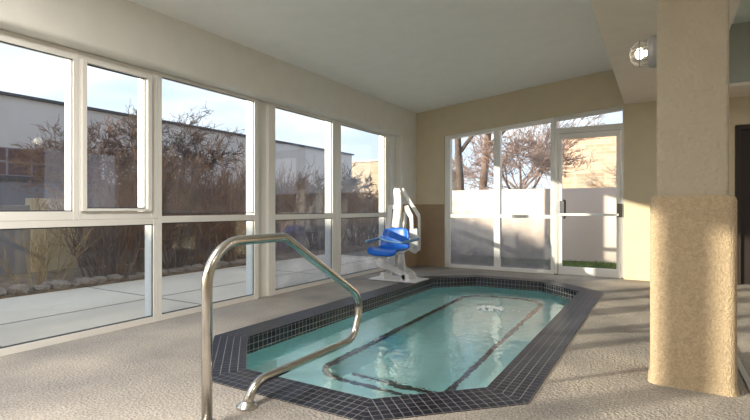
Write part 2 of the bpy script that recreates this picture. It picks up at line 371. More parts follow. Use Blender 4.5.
# walls never seen from the photograph's side, with their own windows
bm = BM()
box(bm, XR, XR + .15, YR - .1, 5.0, 0, 3.3); box(bm, XR, XR + .15, 7.4, 8.1, 0, 3.3); box(bm, XR, XR + .15, 5.0, 7.4, 0, .9); box(bm, XR, XR + .15, 5.0, 7.4, 2.4, 3.3)
struct(link('wall_right', bm, M['cream']), 'cream wall at the far right with windows', 'wall')
bm = BM(); box(bm, -4.1, XR + .1, YR - .15, YR, 0, 3.4)
struct(link('wall_rear', bm, M['cream']), 'cream wall behind the photographer', 'wall')

# column
def rounded_rect(x0, x1, y0, y1, r, n=5):
    out = []
    for cx, cy, a in ((x1 - r, y0 + r, -PI / 2), (x1 - r, y1 - r, 0), (x0 + r, y1 - r, PI / 2), (x0 + r, y0 + r, PI)):
        for k in range(n + 1): out.append((cx + r * math.cos(a + PI / 2 * k / n), cy + r * math.sin(a + PI / 2 * k / n)))
    return out
col = empty('column', (0.155, 3.36, 0)); struct(col, 'square plaster column with thicker tan stucco lower half', 'column')
bm = BM(); prism(bm, rounded_rect(-0.012, 0.327, 3.19, 3.53, .018), 'z', 1.06, BZ + .01); part('upper_shaft', bm, M['colup'], col, smooth=False)
bm = BM()
for (e, z) in ((0.012, 0), (0.004, .03), (0, .06), (0, 1.045), (-.006, 1.062), (-.016, 1.072)):
    rr = rounded_rect(-0.045 - e, 0.362 + e, 3.155 - e, 3.565 + e, .05 + e)
    ring = [bm.verts.new((p[0], p[1], z)) for p in rr]
    if z > 0:
        for k in range(len(ring)): bm.faces.new([prev[k], prev[(k + 1) % len(ring)], ring[(k + 1) % len(ring)], ring[k]])
    prev = ring
bm.faces.new(prev)
o = part('stucco_base', bm, M['collow'], col, smooth=True); o['label'] = 'thick tan aggregate stucco sleeve'

bm = BM(); box(bm, .425, .455, 3.0, 7.6, 0.0, .012)
tag(link('threshold_strip', bm, M['alum'], bevel=.003), 'thin grey metal floor strip behind the column', 'floor strip')

# ------------------------------------------------------------------ left windows
def lwin(name, label, ya, yb, za, zb, panes, mat_f, mullions=(), rails=(), st=.05, x_in=XG + .03, x_out=XG - .03):
    """one window unit in the left wall: frame with stiles, rails; each pane and its gasket a child"""
    fr = empty(name, (XG, (ya + yb) / 2, za)); struct(fr, label, 'window')
    bm = BM()
    box(bm, x_out, x_in, ya, ya + st[0], za, zb); box(bm, x_out, x_in, yb - st[1], yb, za, zb)
    box(bm, x_out, x_in - .004, ya + st[0], yb - st[1], za, za + st[2]); box(bm, x_out, x_in - .004, ya + st[0], yb - st[1], zb - st[3], zb)
    for a, b in mullions: box(bm, x_out, x_in, a, b, za + st[2], zb - st[3])
    for (a, b, c, d) in rails: box(bm, x_out, x_in - .002, a, b, c, d)
    part('window_frame', bm, mat_f, fr)
    bm = BM()   # white reveals on the weather side
    for (a, b, c, d, g) in panes:
        box(bm, XG - .10, XG - .031, b + .001, b + .03, c - .03, d + .03); box(bm, XG - .06, XG - .031, a - .03, a - .001, c - .03, d + .03)
        box(bm, XG - .06, XG - .031, a - .03, b + .03, d + .031, d + .05); box(bm, XG - .06, XG - .031, a - .03, b + .03, c - .05, c - .031)
    part('outer_reveal', bm, M['framew'], fr)
    for (a, b, c, d, g) in panes:
        bm = BM(); box(bm, XG - .003, XG + .003, a - .004, b + .004, c - .004, d + .004)
        p = part('glass_pane', bm, M[g], fr)
        bm = BM(); w = .009   # gasket lining the sight line
        box(bm, XG + .004, XG + .016, a, a + w * .5, c, d); box(bm, XG + .004, XG + .016, b - w * .5, b, c, d); box(bm, XG + .004, XG + .016, a, b, c, c + w); box(bm, XG + .004, XG + .016, a, b, d - w, d)
        part('glazing_gasket', bm, M['gasket'], fr)
    return fr
HB = SOF - .005
# window 1: fixed light + casement over one long lower light
lwin('window_1', 'left-hand fixed window pane with grey building behind, nearest the camera', 1.36, 1.985, .915, HB, [(1.43, 1.95, .978, 2.14, 'glassu')], M['frame'], st=(.07, .035, .063, .075))
fr = lwin('window_2', 'narrow casement window with a raised sash beside the fixed pane', 1.987, 2.66, .915, HB, [(2.042, 2.552, 1.0, 2.128, 'glassu')], M['frame'], st=(.02, .06, .06, .06))
bm = BM()
for a, b, c, d in ((2.006, 2.042, .978, 2.15), (2.552, 2.594, .978, 2.15), (2.042, 2.552, .978, 1.0), (2.042, 2.552, 2.128, 2.15)): box(bm, XG - .01, XG + .05, a, b, c, d)
part('sash', bm, M['frame'], fr, bevel=.004)
lwin('window_3', 'wide low window under the fixed pane and casement', 1.36, 2.66, 0, .912, [(1.43, 2.62, .05, .862, 'glass')], M['frame'], st=(.07, .04, .05, .05))
lwin('window_4', 'tall two-pane window behind the curved handrail top', 2.662, 3.90, 0, HB, [(2.70, 3.84, .95, 2.185, 'glassu'), (2.70, 3.84, .05, .872, 'glass')], M['frame'], rails=[(2.70, 3.84, .872, .932)], st=(.038, .06, .05, .03))
bm = BM(); box(bm, XG - .06, XG - .01, 3.902, 4.06, 0, HB)
struct(link('trim_4', bm, M['frame']), 'recessed ivory post between the two tall left windows', 'window post')
fr = lwin('window_5', 'tall two-pane double window on the left nearest the pool lift', 4.062, 6.90, 0, HB,
     [(4.17, 5.30, .93, 2.185, 'glassu'), (4.17, 5.30, .05, .868, 'glasshaze'), (5.50, 6.77, .93, 2.185, 'glassu'), (5.50, 6.77, .05, .868, 'glasshaze')], M['frame'],
     mullions=[(5.30, 5.37), (5.41, 5.50)], rails=[(4.17, 5.30, .868, .93), (5.50, 6.77, .868, .93), (5.37, 5.41, .05, 2.17)], st=(.108, .13, .05, .03))
bm = BM(); box(bm, XG - .03, XG + .05, 6.902, WL1 + .01, 0, HB)
struct(link('trim_5', bm, M['framew']), 'white jamb closing the left windows beside the lift', 'window jamb')
# windows further along behind the photographer
bm = BM(); box(bm, XG - .1, XG + .06, 1.22, 1.358, 0, HB)
struct(link('trim_6', bm, M['frame']), 'ivory window post just behind the photographer', 'window post')
P6 = [(-1.28, -.12), (-.02, .37), (.47, 1.15)]
lwin('window_6', 'wide window behind the photographer, next to the post', -1.31, 1.218, 0, HB, [(a, b, .93, 2.185, 'glassu') for a, b in P6] + [(a, b, .05, .87, 'glass') for a, b in P6], M['frame'], mullions=[(-.12, -.02), (.37, .47)], rails=[(a, b, .87, .93) for a, b in P6], st=(.03, .068, .05, .03))
bm = BM(); box(bm, XG - .1, XG + .06, -1.42, -1.312, 0, HB)
struct(link('trim_7', bm, M['frame']), 'wide ivory window pier behind the photographer', 'window post')
lwin('window_7', 'last tall window behind the photographer', WL0, -1.422, 0, HB, [(WL0 + .06, -1.462, .93, 2.185, 'glassu'), (WL0 + .06, -1.462, .05, .87, 'glass')], M['frame'], rails=[(WL0 + .06, -1.462, .87, .93)], st=(.06, .04, .05, .03))

# ------------------------------------------------------------------ back windows and door
def bwin(name, label, panes, bars, mf):
    fr = empty(name, (0, YG, 0)); struct(fr, label, 'window')
    bm = BM()
    for pts in bars: prism(bm, pts, 'y', YG - .055, YG + .05)
    part('window_frame', bm, mf, fr)
    for pts, g in panes:
        bm = BM(); prism(bm, pts, 'y', YG - .003, YG + .003); part('glass_pane', bm, M[g], fr)
    return fr
def q(a, b, za, zb): return [(a, za), (b, za), (b, zb), (a, zb)]
def qs(a, b, za, off): return [(a, za), (b, za), (b, zh(b) - off), (a, zh(a) - off)]
def head(a, b, off): return [(a, zh(a) - off), (b, zh(b) - off), (b, zh(b)), (a, zh(a))]
bwin('window_8', 'back window beside the tan corner with a tree trunk behind',
     [(qs(-3.058, -2.302, .90, .055), 'glassu'), (q(-3.058, -2.302, .055, .85), 'glassback')],
     [qs(-3.15, -3.058, 0, 0), qs(-2.302, -2.253, 0, 0), head(-3.058, -2.302, .055), q(-3.058, -2.302, 0, .055), q(-3.058, -2.302, .85, .90)], M['framew'])
bwin('window_9', 'back window next to the glass door with branches behind',
     [(qs(-2.204, -1.423, .90, .055), 'glassu'), (q(-2.204, -1.423, .055, .85), 'glassback')],
     [qs(-2.253, -2.204, 0, 0), qs(-1.423, -1.375, 0, 0), head(-2.204, -1.423, .055), q(-2.204, -1.423, 0, .055), q(-2.204, -1.423, .85, .90)], M['framew'])
bwin('window_10', 'narrow wedge-shaped transom above the glass door',
     [(qs(-1.337, -.445, 2.215, .055), 'glassu')],
     [qs(-1.375, -1.337, 2.13, 0), qs(-.445, -.425, 2.13, 0), head(-1.337, -.445, .055), q(-1.337, -.445, 2.13, 2.215)], M['alum'])
dr = empty('door_1', (-.86, YG, 0)); struct(dr, 'glass door with narrow grey aluminium frame in the back wall', 'door')
bm = BM(); 
for pts in (q(-1.375, -1.318, 0, 2.13), q(-.465, -.425, 0, 2.13)): prism(bm, pts, 'y', YG - .06, YG + .05)
part('door_frame', bm, M['alum'], dr)
bm = BM()
for pts in (q(-1.312, -1.262, .012, 2.124), q(-.525, -.470, .012, 2.124), q(-1.262, -.525, 2.05, 2.124), q(-1.262, -.525, .012, .125)): prism(bm, pts, 'y', YG - .05, YG - .005)
leaf = part('door_leaf', bm, M['framew'], dr)
bm = BM(); prism(bm, q(-1.262, -.525, .125, 2.05), 'y', YG - .03, YG - .024); part('glass_pane', bm, M['glassback'], leaf)
bm = BM(); box(bm, -1.30, -.49, YG - .115, YG - .085, .893, .927); box(bm, -1.295, -1.255, YG - .085, YG - .05, .89, .93); box(bm, -.525, -.485, YG - .085, YG - .05, .89, .93); part('push_bar', bm, M['framew'], dr, bevel=.006)
bm = BM(); tube(bm, fillet([(-1.235, YG - .03, 1.12), (-1.235, YG + .06, 1.12), (-1.235, YG + .06, .86), (-1.235, YG - .03, .86)], .02, 5), .014, 10); part('pull_handle', bm, M['dark'], dr, smooth=True)
bm = BM(); prism(bm, [(-1.345, .98), (-1.33, 1.06), (-1.31, 1.11), (-1.285, 1.12), (-1.285, .90), (-1.31, .89)], 'y', YG - .09, YG - .05); part('latch_housing', bm, M['liftg'], dr, bevel=.004)
bm = BM(); box(bm, -.515, -.455, YG - .095, YG - .05, .88, 1.07); part('panic_bar_end_cap', bm, M['dark'], dr, bevel=.006)
bm = BM(); box(bm, -1.375, -.425, YG - .06, YG + .06, 0, .011); part('threshold', bm, M['alum'], dr)

# ------------------------------------------------------------------ spa pool
spa = empty('spa_pool', (-1.78, 4.4, 0)); tag(spa, 'sunken octagonal spa with navy tile coping and clear aqua water', 'spa')
def uvquad(bm, uvl, ps, uvs):
    f = bm.faces.new([bm.verts.new(p) for p in ps])
    for lp, uv in zip(f.loops, uvs): lp[uvl].uv = uv
WZ = -0.115
n8 = len(INN)
bm = BM(); uvl = bm.loops.layers.uv.new('UVMap')
bb = BM(); uvb = bb.loops.layers.uv.new('UVMap')
for i in range(n8):
    a, b = Vector(INN[i]), Vector(INN[(i + 1) % n8]); A, B = Vector(OUT[i]), Vector(OUT[(i + 1) % n8])
    u = (b - a).normalized(); L = (b - a).length
    s = lambda p: (p - a).dot(u)
    ZT = .006
    uvquad(bm, uvl, [(*A, ZT), (*B, ZT), (*b, ZT), (*a, ZT)], [(s(A), CW), (s(B), CW), (s(b), 0.0), (s(a), 0.0)])
    uvquad(bm, uvl, [(*A, ZT), (*B, ZT), (*B, -.05), (*A, -.05)], [(s(A), 0), (s(B), 0), (s(B), .05), (s(A), .05)])
    uvquad(bm, uvl, [(*a, ZT), (*b, ZT), (*b, -.008), (*a, -.008)], [(0, .01), (L, .01), (L, .03), (0, .03)])
    uvquad(bb, uvb, [(*a, -.008), (*b, -.008), (*b, -.165), (*a, -.165)], [(0, 0), (L, 0), (L, .157), (0, .157)])
part('coping', bm, M['tile'], spa)['label'] = 'navy mosaic tile coping'
part('waterline_tile', bb, M['band'], spa)['label'] = 'dark square waterline tiles with pale grout'
# bench and footwell
BZt, FZ = -0.55, -1.0
def rrect(xa, xb, ya, yb, rn, rb, n=8):
    out = []
    for cx, cy, a, r in ((xb - rn, ya + rn, -PI / 2, rn), (xb - rb, yb - rb, 0, rb), (xa + rb, yb - rb, PI / 2, rb), (xa + rn, ya + rn, PI, rn)):
        for k in range(n + 1): out.append((cx + r * math.cos(a + PI / 2 * k / n), cy + r * math.sin(a + PI / 2 * k / n)))
    return out
LX0, LX1, LY0, LY1 = -2.27, -1.285, 2.95, 6.42
loop = rrect(LX0, LX1, LY0, LY1, .22, .30)
bm = BM()
top = [bm.verts.new((*p, -.16)) for p in INN]; bot = [bm.verts.new((*p, BZt)) for p in INN]
for i in range(n8): bm.faces.new([top[i], top[(i + 1) % n8], bot[(i + 1) % n8], bot[i]])
lt = [bm.verts.new((*p, BZt)) for p in loop]
allv = bot + lt
for t in tessellate_polygon([[v.co.copy() for v in bot], [v.co.copy() for v in lt]]): bm.faces.new([allv[i] for i in t])
lb = [bm.verts.new((*p, FZ)) for p in loop]
for i in range(len(lt)): bm.faces.new([lt[i], lt[(i + 1) % len(lt)], lb[(i + 1) % len(lt)], lb[i]])
bm.faces.new(lb)
part('basin', bm, M['plaster'], spa)['label'] = 'aqua white plaster basin with a bench all round'
bm = BM(); box(bm, LX0 + .08, LX1 - .1, LY0 + .0, 3.30, FZ + .001, -.80); part('entry_step', bm, M['plaster'], spa, bevel=.01)
bm = BM(); uvl = bm.loops.layers.uv.new('UVMap')
inner = offset_poly(loop, 0.0); outer = offset_poly(loop, .05); acc = 0
for i in range(len(loop)):
    j = (i + 1) % len(loop); L = (Vector(loop[j]) - Vector(loop[i])).length
    uvquad(bm, uvl, [(*outer[i], BZt + .004), (*outer[j], BZt + .004), (*inner[j], BZt + .004), (*inner[i], BZt + .004)], [(acc, .05), (acc + L, .05), (acc + L, 0), (acc, 0)])
    uvquad(bm, uvl, [(*inner[i], BZt + .004), (*inner[j], BZt + .004), (*inner[j], BZt - .05), (*inner[i], BZt - .05)], [(acc, 0), (acc + L, 0), (acc + L, .05), (acc, .05)]); acc += L
part('bench_edge_tile', bm, M['trimtile'], spa)['label'] = 'dark tile line along the bench edge'
bm = BM(); uvl = bm.loops.layers.uv.new('UVMap')
a, b = LX0 + .10, LX1 - .14
uvquad(bm, uvl, [(a, 3.24, -.796), (b, 3.24, -.796), (b, 3.302, -.796), (a, 3.302, -.796)], [(0, 0), (b - a, 0), (b - a, .05), (0, .05)])
part('step_edge_tile', bm, M['trimtile'], spa)['label'] = 'short dark tile line on the entry step'
bm = BM(); bm.faces.new([bm.verts.new((*p, WZ)) for p in INN])
wt = part('water', bm, M['water'], spa)
if wt.data.polygons[0].normal.z < 0: wt.data.flip_normals()
wt['label'] = 'clear aqua water with small ripples'
# bubbling water over the jet: a low mound of foam
random.seed(5)
bm = BM()
for k in range(150):
    t = random.random() * 2 * PI; rr = abs(random.gauss(0, .14)); h = .022 * math.exp(-(rr / .1) ** 2)
    bmesh.ops.create_icosphere(bm, subdivisions=1, radius=random.uniform(.006, .018) * (1 if rr < .14 else .5), matrix=Matrix.Translation((-1.61 + rr * 1.25 * math.cos(t), 5.21 + rr * math.sin(t), WZ + h)))
o = link('foam', bm, M['foam'], smooth=True); tag(o, 'white bubbling foam where a jet breaks the water surface', 'foam', kind='stuff')

# ------------------------------------------------------------------ handrail
rx = -1.78
hr = empty('grab_rail', (rx, 1.6, 0)); tag(hr, 'brushed stainless steel pool grab rail bent out over the water', 'grab rail')
path = fillet([(rx, 1.489, 0), (rx, 1.489, .842), (rx, 2.02, .842), (rx, 2.82, .375), (rx, 2.70, .115), (rx, 1.80, .112), (rx, 1.72, 0)], [0, .2, .1, .15, .12, .13, 0], 10)
bm = BM(); tube(bm, path, .0245, 20); part('rail_tube', bm, M['steel'], hr, smooth=True)
for y in (1.489, 1.735):
    bm = BM(); lathe(bm, [(.052, 0), (.052, .012), (.044, .02), (.032, .03), (.028, .034)], Matrix.Translation((rx, y, 0)), 24); part('escutcheon', bm, M['steel'], hr, smooth=False)

# ------------------------------------------------------------------ pool lift
lf = empty('pool_lift', (-3.12, 5.95, 0)); tag(lf, 'white metal pool lift with a blue seat at the spa edge', 'pool lift')
bm = BM(); box(bm, -3.50, -2.78, 5.72, 6.16, .007, .022); base = part('base_plate', bm, M['liftw'], lf, bevel=.003)
for bx, by in ((-3.45, 5.77), (-2.85, 5.77), (-3.45, 6.11), (-2.85, 6.11), (-3.15, 5.77)):
    bm = BM(); lathe(bm, [(.02, .022), (.02, .027), (.012, .028), (.012, .042)], Matrix.Translation((bx, by, 0)), 10); part('anchor_bolt', bm, M['bolt'], base)
def holes(name, pts, y, par, r=.009):
    for (x, z) in pts:
        bm = BM(); lathe(bm, [(r, 0), (r, .004)], Matrix.Translation((x, y, z)) @ Matrix.Rotation(PI / 2, 4, 'X'), 10); part(name, bm, M['bolt'], par)
# twin side cheeks of the base bracket
for y, in ((5.80,), (6.03,)):
    bm = BM(); prism(bm, [(-3.40, .30), (-3.34, .315), (-3.28, .29), (-3.22, .235), (-3.05, .165), (-2.95, .11), (-2.90, .022), (-3.0, .022), (-3.03, .075), (-3.22, .145), (-3.32, .175), (-3.38, .175), (-3.42, .22)], 'y', y, y + .012)
    ck = part('bracket_cheek', bm, M['liftw'], lf, bevel=.003)
    holes('bracket_bolt', [(-3.36, .25), (-3.25, .20), (-3.12, .165), (-2.98, .09)], y - .0005, ck)
for xx in (-3.33, -3.0):
    bm = BM(); box(bm, xx - .03, xx + .03, 5.80, 6.04, .022, .10); part('bracket_foot', bm, M['liftw'], lf, bevel=.004)
bm = BM(); tube(bm, [(-3.30, 5.93, .10), (-3.23, 5.93, .36), (-3.20, 5.93, .55)], .026, 12); part('lower_post', bm, M['liftw'], lf, smooth=True)
bm = BM(); tube(bm, [(-3.04, 5.93, .08), (-3.08, 5.93, .34), (-3.08, 5.93, .50)], .028, 12); part('lower_post', bm, M['liftw'], lf, smooth=True)
# tall mast plate, slightly leaning, holes down it
for y in (5.90, 5.985):
    bm = BM(); prism(bm, [(-3.29, .15), (-3.20, .15), (-3.15, .70), (-3.115, 1.02), (-3.12, 1.15), (-3.145, 1.255), (-3.165, 1.285), (-3.195, 1.28), (-3.205, 1.24), (-3.19, 1.12), (-3.20, .95), (-3.235, .70)], 'y', y, y + .014)
    mp = part('mast_plate', bm, M['liftw'], lf, bevel=.003)
    holes('mast_bolt', [(-3.165, 1.245), (-3.15, 1.13), (-3.155, 1.05), (-3.16, .97), (-3.175, .72)], y - .0005, mp)
# short upright on the left with a capped top
bm = BM(); prism(bm, [(-3.375, .45), (-3.315, .45), (-3.26, 1.03), (-3.32, 1.03)], 'y', 5.96, 6.02); part('side_post', bm, M['liftw'], lf, bevel=.004)
bm = BM(); prism(bm, [(-3.33, 1.0), (-3.21, 1.0), (-3.205, 1.04), (-3.32, 1.045)], 'y', 5.955, 6.03); part('post_cap', bm, M['liftw'], lf, bevel=.006)
bm = BM(); tube(bm, [(-3.245, 5.99, 1.0), (-3.255, 5.99, .55)], .014, 10); part('actuator_rod', bm, M['liftg'], lf, smooth=True)
bm = BM(); tube(bm, [(-3.10, 5.99, .55), (-3.06, 5.99, .95)], .03, 12); part('actuator', bm, M['liftg'], lf, smooth=True)
# bent lifting arms on the right
for y, dx, dz in ((6.02, 0, 0),):
    bm = BM(); prism(bm, [(-3.15, 1.265), (-3.115, 1.285), (-2.865, .92), (-2.855, .88), (-2.855, .42), (-2.88, .42), (-2.88, .87)], 'y', y, y + .02); part('lift_arm', bm, M['liftw'], lf, bevel=.004)
bm = BM(); prism(bm, [(-3.04, 1.03), (-2.995, 1.04), (-2.92, .90), (-2.915, .72), (-2.955, .72), (-2.965, .86), (-3.035, .97)], 'y', 5.93, 5.95); part('lift_arm', bm, M['liftw'], lf, bevel=.004)
bm = BM(); prism(bm, [(-2.97, .72), (-2.87, .72), (-2.855, .42), (-2.90, .38), (-2.99, .42)], 'y', 5.95, 5.99); sb = part('seat_bracket', bm, M['liftw'], lf, bevel=.004)
holes('bracket_bolt', [(-2.91, .68), (-2.90, .47)], 5.9495, sb, .012)
bm = BM(); tube(bm, fillet([(-2.93, 5.97, .48), (-2.96, 5.68, .42), (-2.99, 5.35, .40)], .1, 5), .022, 12); part('seat_support_tube', bm, M['liftw'], lf, smooth=True)
# seat: one moulded shell built from a lofted profile (y forward is -y)
sx = -2.985
prof = [(5.20, .405), (5.19, .43), (5.22, .452), (5.30, .452), (5.42, .443), (5.50, .445), (5.555, .475), (5.585, .525), (5.60, .59), (5.615, .67), (5.625, .722), (5.635, .738)]
wid = [.20, .215, .225, .235, .235, .23, .225, .22, .215, .205, .19, .165]
bm = BM(); rows = []
NU = 12
for (y, z), w in zip(prof, wid):
    row = []
    for k in range(NU + 1):
        t = -1 + 2 * k / NU
        up = .035 * max(0, (z < .5)) * abs(t) ** 4
        fw = -.05 * (z >= .5) * abs(t) ** 3
        row.append(bm.verts.new((sx + w * t, y + fw, z + up)))
    rows.append(row)
for r0, r1 in zip(rows, rows[1:]):
    for k in range(NU): bm.faces.new([r0[k], r0[k + 1], r1[k + 1], r1[k]])
bmesh.ops.recalc_face_normals(bm, faces=bm.faces[:])
g = bmesh.ops.solidify(bm, geom=bm.faces[:], thickness=.028)
seat = part('seat', bm, M['blue'], lf, smooth=True); seat['label'] = 'blue moulded plastic seat and backrest'
md = seat.modifiers.new('sub', 'SUBSURF'); md.levels = 1; md.render_levels = 2
for sgn, dy in ((-1, 0), (1, 0)):
    xx = sx + sgn * .265
    bm = BM(); tube(bm, [(xx, 5.70, .60), (xx, 5.66, .60), (xx, 5.28, .575), (xx, 5.25, .574)], [.018, .02, .02, .016], 12); ar = part('armrest', bm, M['bluearm'], lf, smooth=True)
    ar['label'] = 'blue-grey padded armrest'
    bm = BM(); tube(bm, [(xx, 5.68, .60), (sx + sgn * .19, 5.66, .60)], .014, 8); part('armrest_pivot', bm, M['liftg'], ar, smooth=True)
bm = BM()   # lap belt lying across the backrest
tube(bm, [(sx - .235, 5.53, .60), (sx - .15, 5.545, .575), (sx, 5.545, .555), (sx + .15, 5.535, .55), (sx + .235, 5.51, .575)], .012, 8); part('lap_belt', bm, M['bluearm'], lf, smooth=True)
bm = BM(); box(bm, sx - .08, sx + .02, 5.28, 5.36, .36, .41); part('footrest_socket', bm, M['liftw'], lf, bevel=.006)

# ------------------------------------------------------------------ caged jar lamp on the column
ly, lz = 3.37, 1.955
lp = empty('bulkhead_lamp', (-.012, ly, lz)); tag(lp, 'lit caged jar lamp mounted on the side of the column', 'wall lamp')
mt = Matrix.Translation((-.012, ly, lz)) @ Matrix.Rotation(-PI / 2, 4, 'Y')
bm = BM(); lathe(bm, [(.098, 0), (.100, .02), (.094, .04), (.084, .052), (.078, .055)], mt, 28); part('lamp_base', bm, M['lampbody'], lp)
bm = BM(); lathe(bm, [(.02, .055), (.02, .075), (.032, .085), (.036, .10), (.03, .118), (.012, .128)], mt, 16); part('bulb', bm, M['bulb'], lp, smooth=True)['label'] = 'glowing bulb'
bm = BM(); lathe(bm, [(.066, .052), (.068, .085), (.060, .115), (.042, .136), (.015, .146)], mt, 24); part('glass_jar', bm, M['jar'], lp, smooth=True)
bm = BM()
for k in range(4):
    a = PI * k / 4
    pts = [(.078 * math.cos(t) if False else .080 * s, z) for s, z in ((-1, .05), (-1, .09), (-.9, .125), (-.6, .15), (0, .158), (.6, .15), (.9, .125), (1, .09), (1, .05))]
    tube(bm, [mt @ Vector((r_ * math.cos(a), r_ * math.sin(a), z)) for r_, z in pts], .0042, 6)
tube(bm, [mt @ Vector((.081 * math.cos(2 * PI * k / 24), .081 * math.sin(2 * PI * k / 24), .10)) for k in range(25)], .0042, 6, caps=False)
part('wire_cage', bm, M['lampbody'], lp, smooth=True)
lp.scale = (.9, .9, .98)
L = bpy.data.lights.new('bulb_light', 'POINT'); L.energy = 0.3; L.color = (1, .82, .6); L.shadow_soft_size = .05
lo = bpy.data.objects.new('bulb_light', L); C.objects.link(lo); lo.parent = lp; lo.location = (-.175, 0, 0)

# fill lights added to brighten the room, shaped as ceiling fixtures out of frame
def fill_light(x, y, z, label, w=.6, l=1.2, e=40):
    t = empty('fill_panel', (x, y, z)); tag(t, label, 'fill light', 'fill lights')
    bm = BM(); 
    for a in ((x - w / 2 - .03, x - w / 2, y - l / 2 - .03, y + l / 2 + .03), (x + w / 2, x + w / 2 + .03, y - l / 2 - .03, y + l / 2 + .03), (x - w / 2, x + w / 2, y - l / 2 - .03, y - l / 2), (x - w / 2, x + w / 2, y + l / 2, y + l / 2 + .03)): box(bm, *a, z - .06, z - .001)
    part('fill_housing', bm, M['framew'], t)
    bm = BM(); box(bm, x - w / 2, x + w / 2, y - l / 2, y + l / 2, z - .05, z - .045); part('fill_face', bm, M['tube'], t)
    A = bpy.data.lights.new('fill_area', 'AREA'); A.shape = 'RECTANGLE'; A.size = w; A.size_y = l; A.energy = e; A.color = (1, .96, .91)
    ao = bpy.data.objects.new('fill_area', A); C.objects.link(ao); ao.parent = t; ao.location = (0, 0, -.065)

fill_light(-2.2, .2, zc(-2.2) - .03, 'added fill light over the left side just above the photographer', e=95)
fill_light(-1.6, -2.2, zc(-1.6) - .05, 'added fill light near the wall behind the photographer', e=60)
fill_light(2.4, 0.6, 3.22, 'added fill light right of the beam, behind the photographer', e=25)
fill_light(2.9, 5.0, 3.22, 'added fill light in the room right of the column', e=22)

# ------------------------------------------------------------------ outdoors, left side
bm = BM()
for a in ((-60, -3.9, -40, 90), (XR, 60, -40, 90), (-3.9, XR, -40, YR), (-3.9, XR, 7.9, 90)): box(bm, *a, -.26, -.06)
struct(link('ground', bm, M['ground']), 'bare winter ground beyond the garden', 'ground')
bm = BM(); box(bm, -6.35, -3.9, -12, 8.6, -.2, -.015)
pv = struct(link('path', bm, M['concrete']), 'grey concrete walk outside the left windows', 'path')
bm = BM()
for y in (-1.0, 1.6, 3.4, 5.9): box(bm, -6.35, -3.9, y, y + .018, -.0155, -.012)
box(bm, -4.95, -4.93, -12, 8.6, -.0155, -.012)
part('joint_line', bm, M['joint'], pv)
bm = BM(); box(bm, -13.5, -6.352, -12, 14, -.2, .01)
struct(link('planting_bed', bm, M['mulch']), 'brown mulch planting bed along the walk', 'ground')
# border rocks
random.seed(11)
def rock_mesh(seed):
    random.seed(seed); bm = BM(); bmesh.ops.create_icosphere(bm, subdivisions=2, radius=1)
    for v in bm.verts:
        v.co *= random.uniform(.82, 1.12); v.co.z *= .6
    bmesh.ops.recalc_face_normals(bm, faces=bm.faces[:])
    me = bpy.data.meshes.new('rock'); bm.to_mesh(me); bm.free(); me.materials.append(M['rock']); return me
rms = [rock_mesh(s) for s in range(5)]
random.seed(12); yy = 1.2; k = 0
while yy < 7.4:
    s = random.uniform(.05, .12)
    for row in range(2):
        o = bpy.data.objects.new('rock', rms[k % 5]); C.objects.link(o); ss = s * (1 if row == 0 else .75)
        o.location = (-6.46 - row * .17 + random.uniform(-.04, .04), yy + random.uniform(-.04, .04), ss * .33); o.scale = (ss, ss * random.uniform(.9, 1.3), ss); o.rotation_euler = (0, 0, random.random() * 6)
        tag(o, 'small weathered rock in the border row along the concrete walk', 'rock', 'border rocks along the walk'); k += 1
    yy += s * 1.9

# grey garden wall; tan bays paint in sun reflected off the windows
gw = empty('garden_wall', (-7.6, 4, 0)); tag(gw, 'low grey stucco garden wall with painted reflected-sun bays behind the planting bed', 'garden wall')
bays = [(-8, 3.63, 'lowgrey', 1.05), (3.63, 4.33, 'lowsun', 1.16), (4.33, 7.2, 'lowgrey', 1.05), (7.2, 8.25, 'lowsun', 1.10), (8.25, 9.0, 'lowgrey', 1.0)]
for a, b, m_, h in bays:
    bm = BM(); box(bm, -8.52, -8.36 + (.03 if m_ == 'lowsun' else 0), a, b, 0, h); part('wall_bay', bm, M[m_], gw, bevel=.01)

# long grey commercial building
bd = empty('commercial_building', (-14, 10, 0)); tag(bd, 'long grey panelled commercial building beyond the left windows', 'building')
BXF, BH = -13.5, 3.72
bm = BM(); box(bm, -26, BXF, -30, 20.4, -.1, BH); body = part('panel_wall', bm, M['panel'], bd)
bm = BM()
for z in (3.42, 2.98): box(bm, BXF, BXF + .02, -30, 20.4, z, z + .035)
for y in range(-28, 20, 5): box(bm, BXF, BXF + .015, y, y + .03, 1.9, BH)
part('panel_joint', bm, M['panelline'], body)
bm = BM(); box(bm, -26, BXF + .08, -30, 20.5, BH, BH + .07); part('roof_edge', bm, M['coping'], bd)
bm = BM(); uvl = bm.loops.layers.uv.new('UVMap')
xx = BXF + .03
uvquad(bm, uvl, [(xx, -30, 1.79), (xx, 7.6, 1.79), (xx, 7.6, 2.47), (xx, -30, 2.47)], [(0, 0), (37.6, 0), (37.6, .68), (0, .68)])
uvquad(bm, uvl, [(xx, 7.6, 1.79), (BXF, 7.6, 1.79), (BXF, 7.6, 2.47), (xx, 7.6, 2.47)], [(0, 0), (.03, 0), (.03, .84), (0, .84)])
part('tile_band', bm, M['brickband'], bd)['label'] = 'plum coloured tile band'
bm = BM(); box(bm, BXF, BXF + .10, -30, 7.6, 1.68, 1.79); part('dark_ledge', bm, M['coping'], bd)  # dark-coloured ledge under the tile band
bm = BM(); box(bm, BXF, BXF + .05, -30, 20.4, 0, 1.68); part('base_panel', bm, M['panellow'], bd)
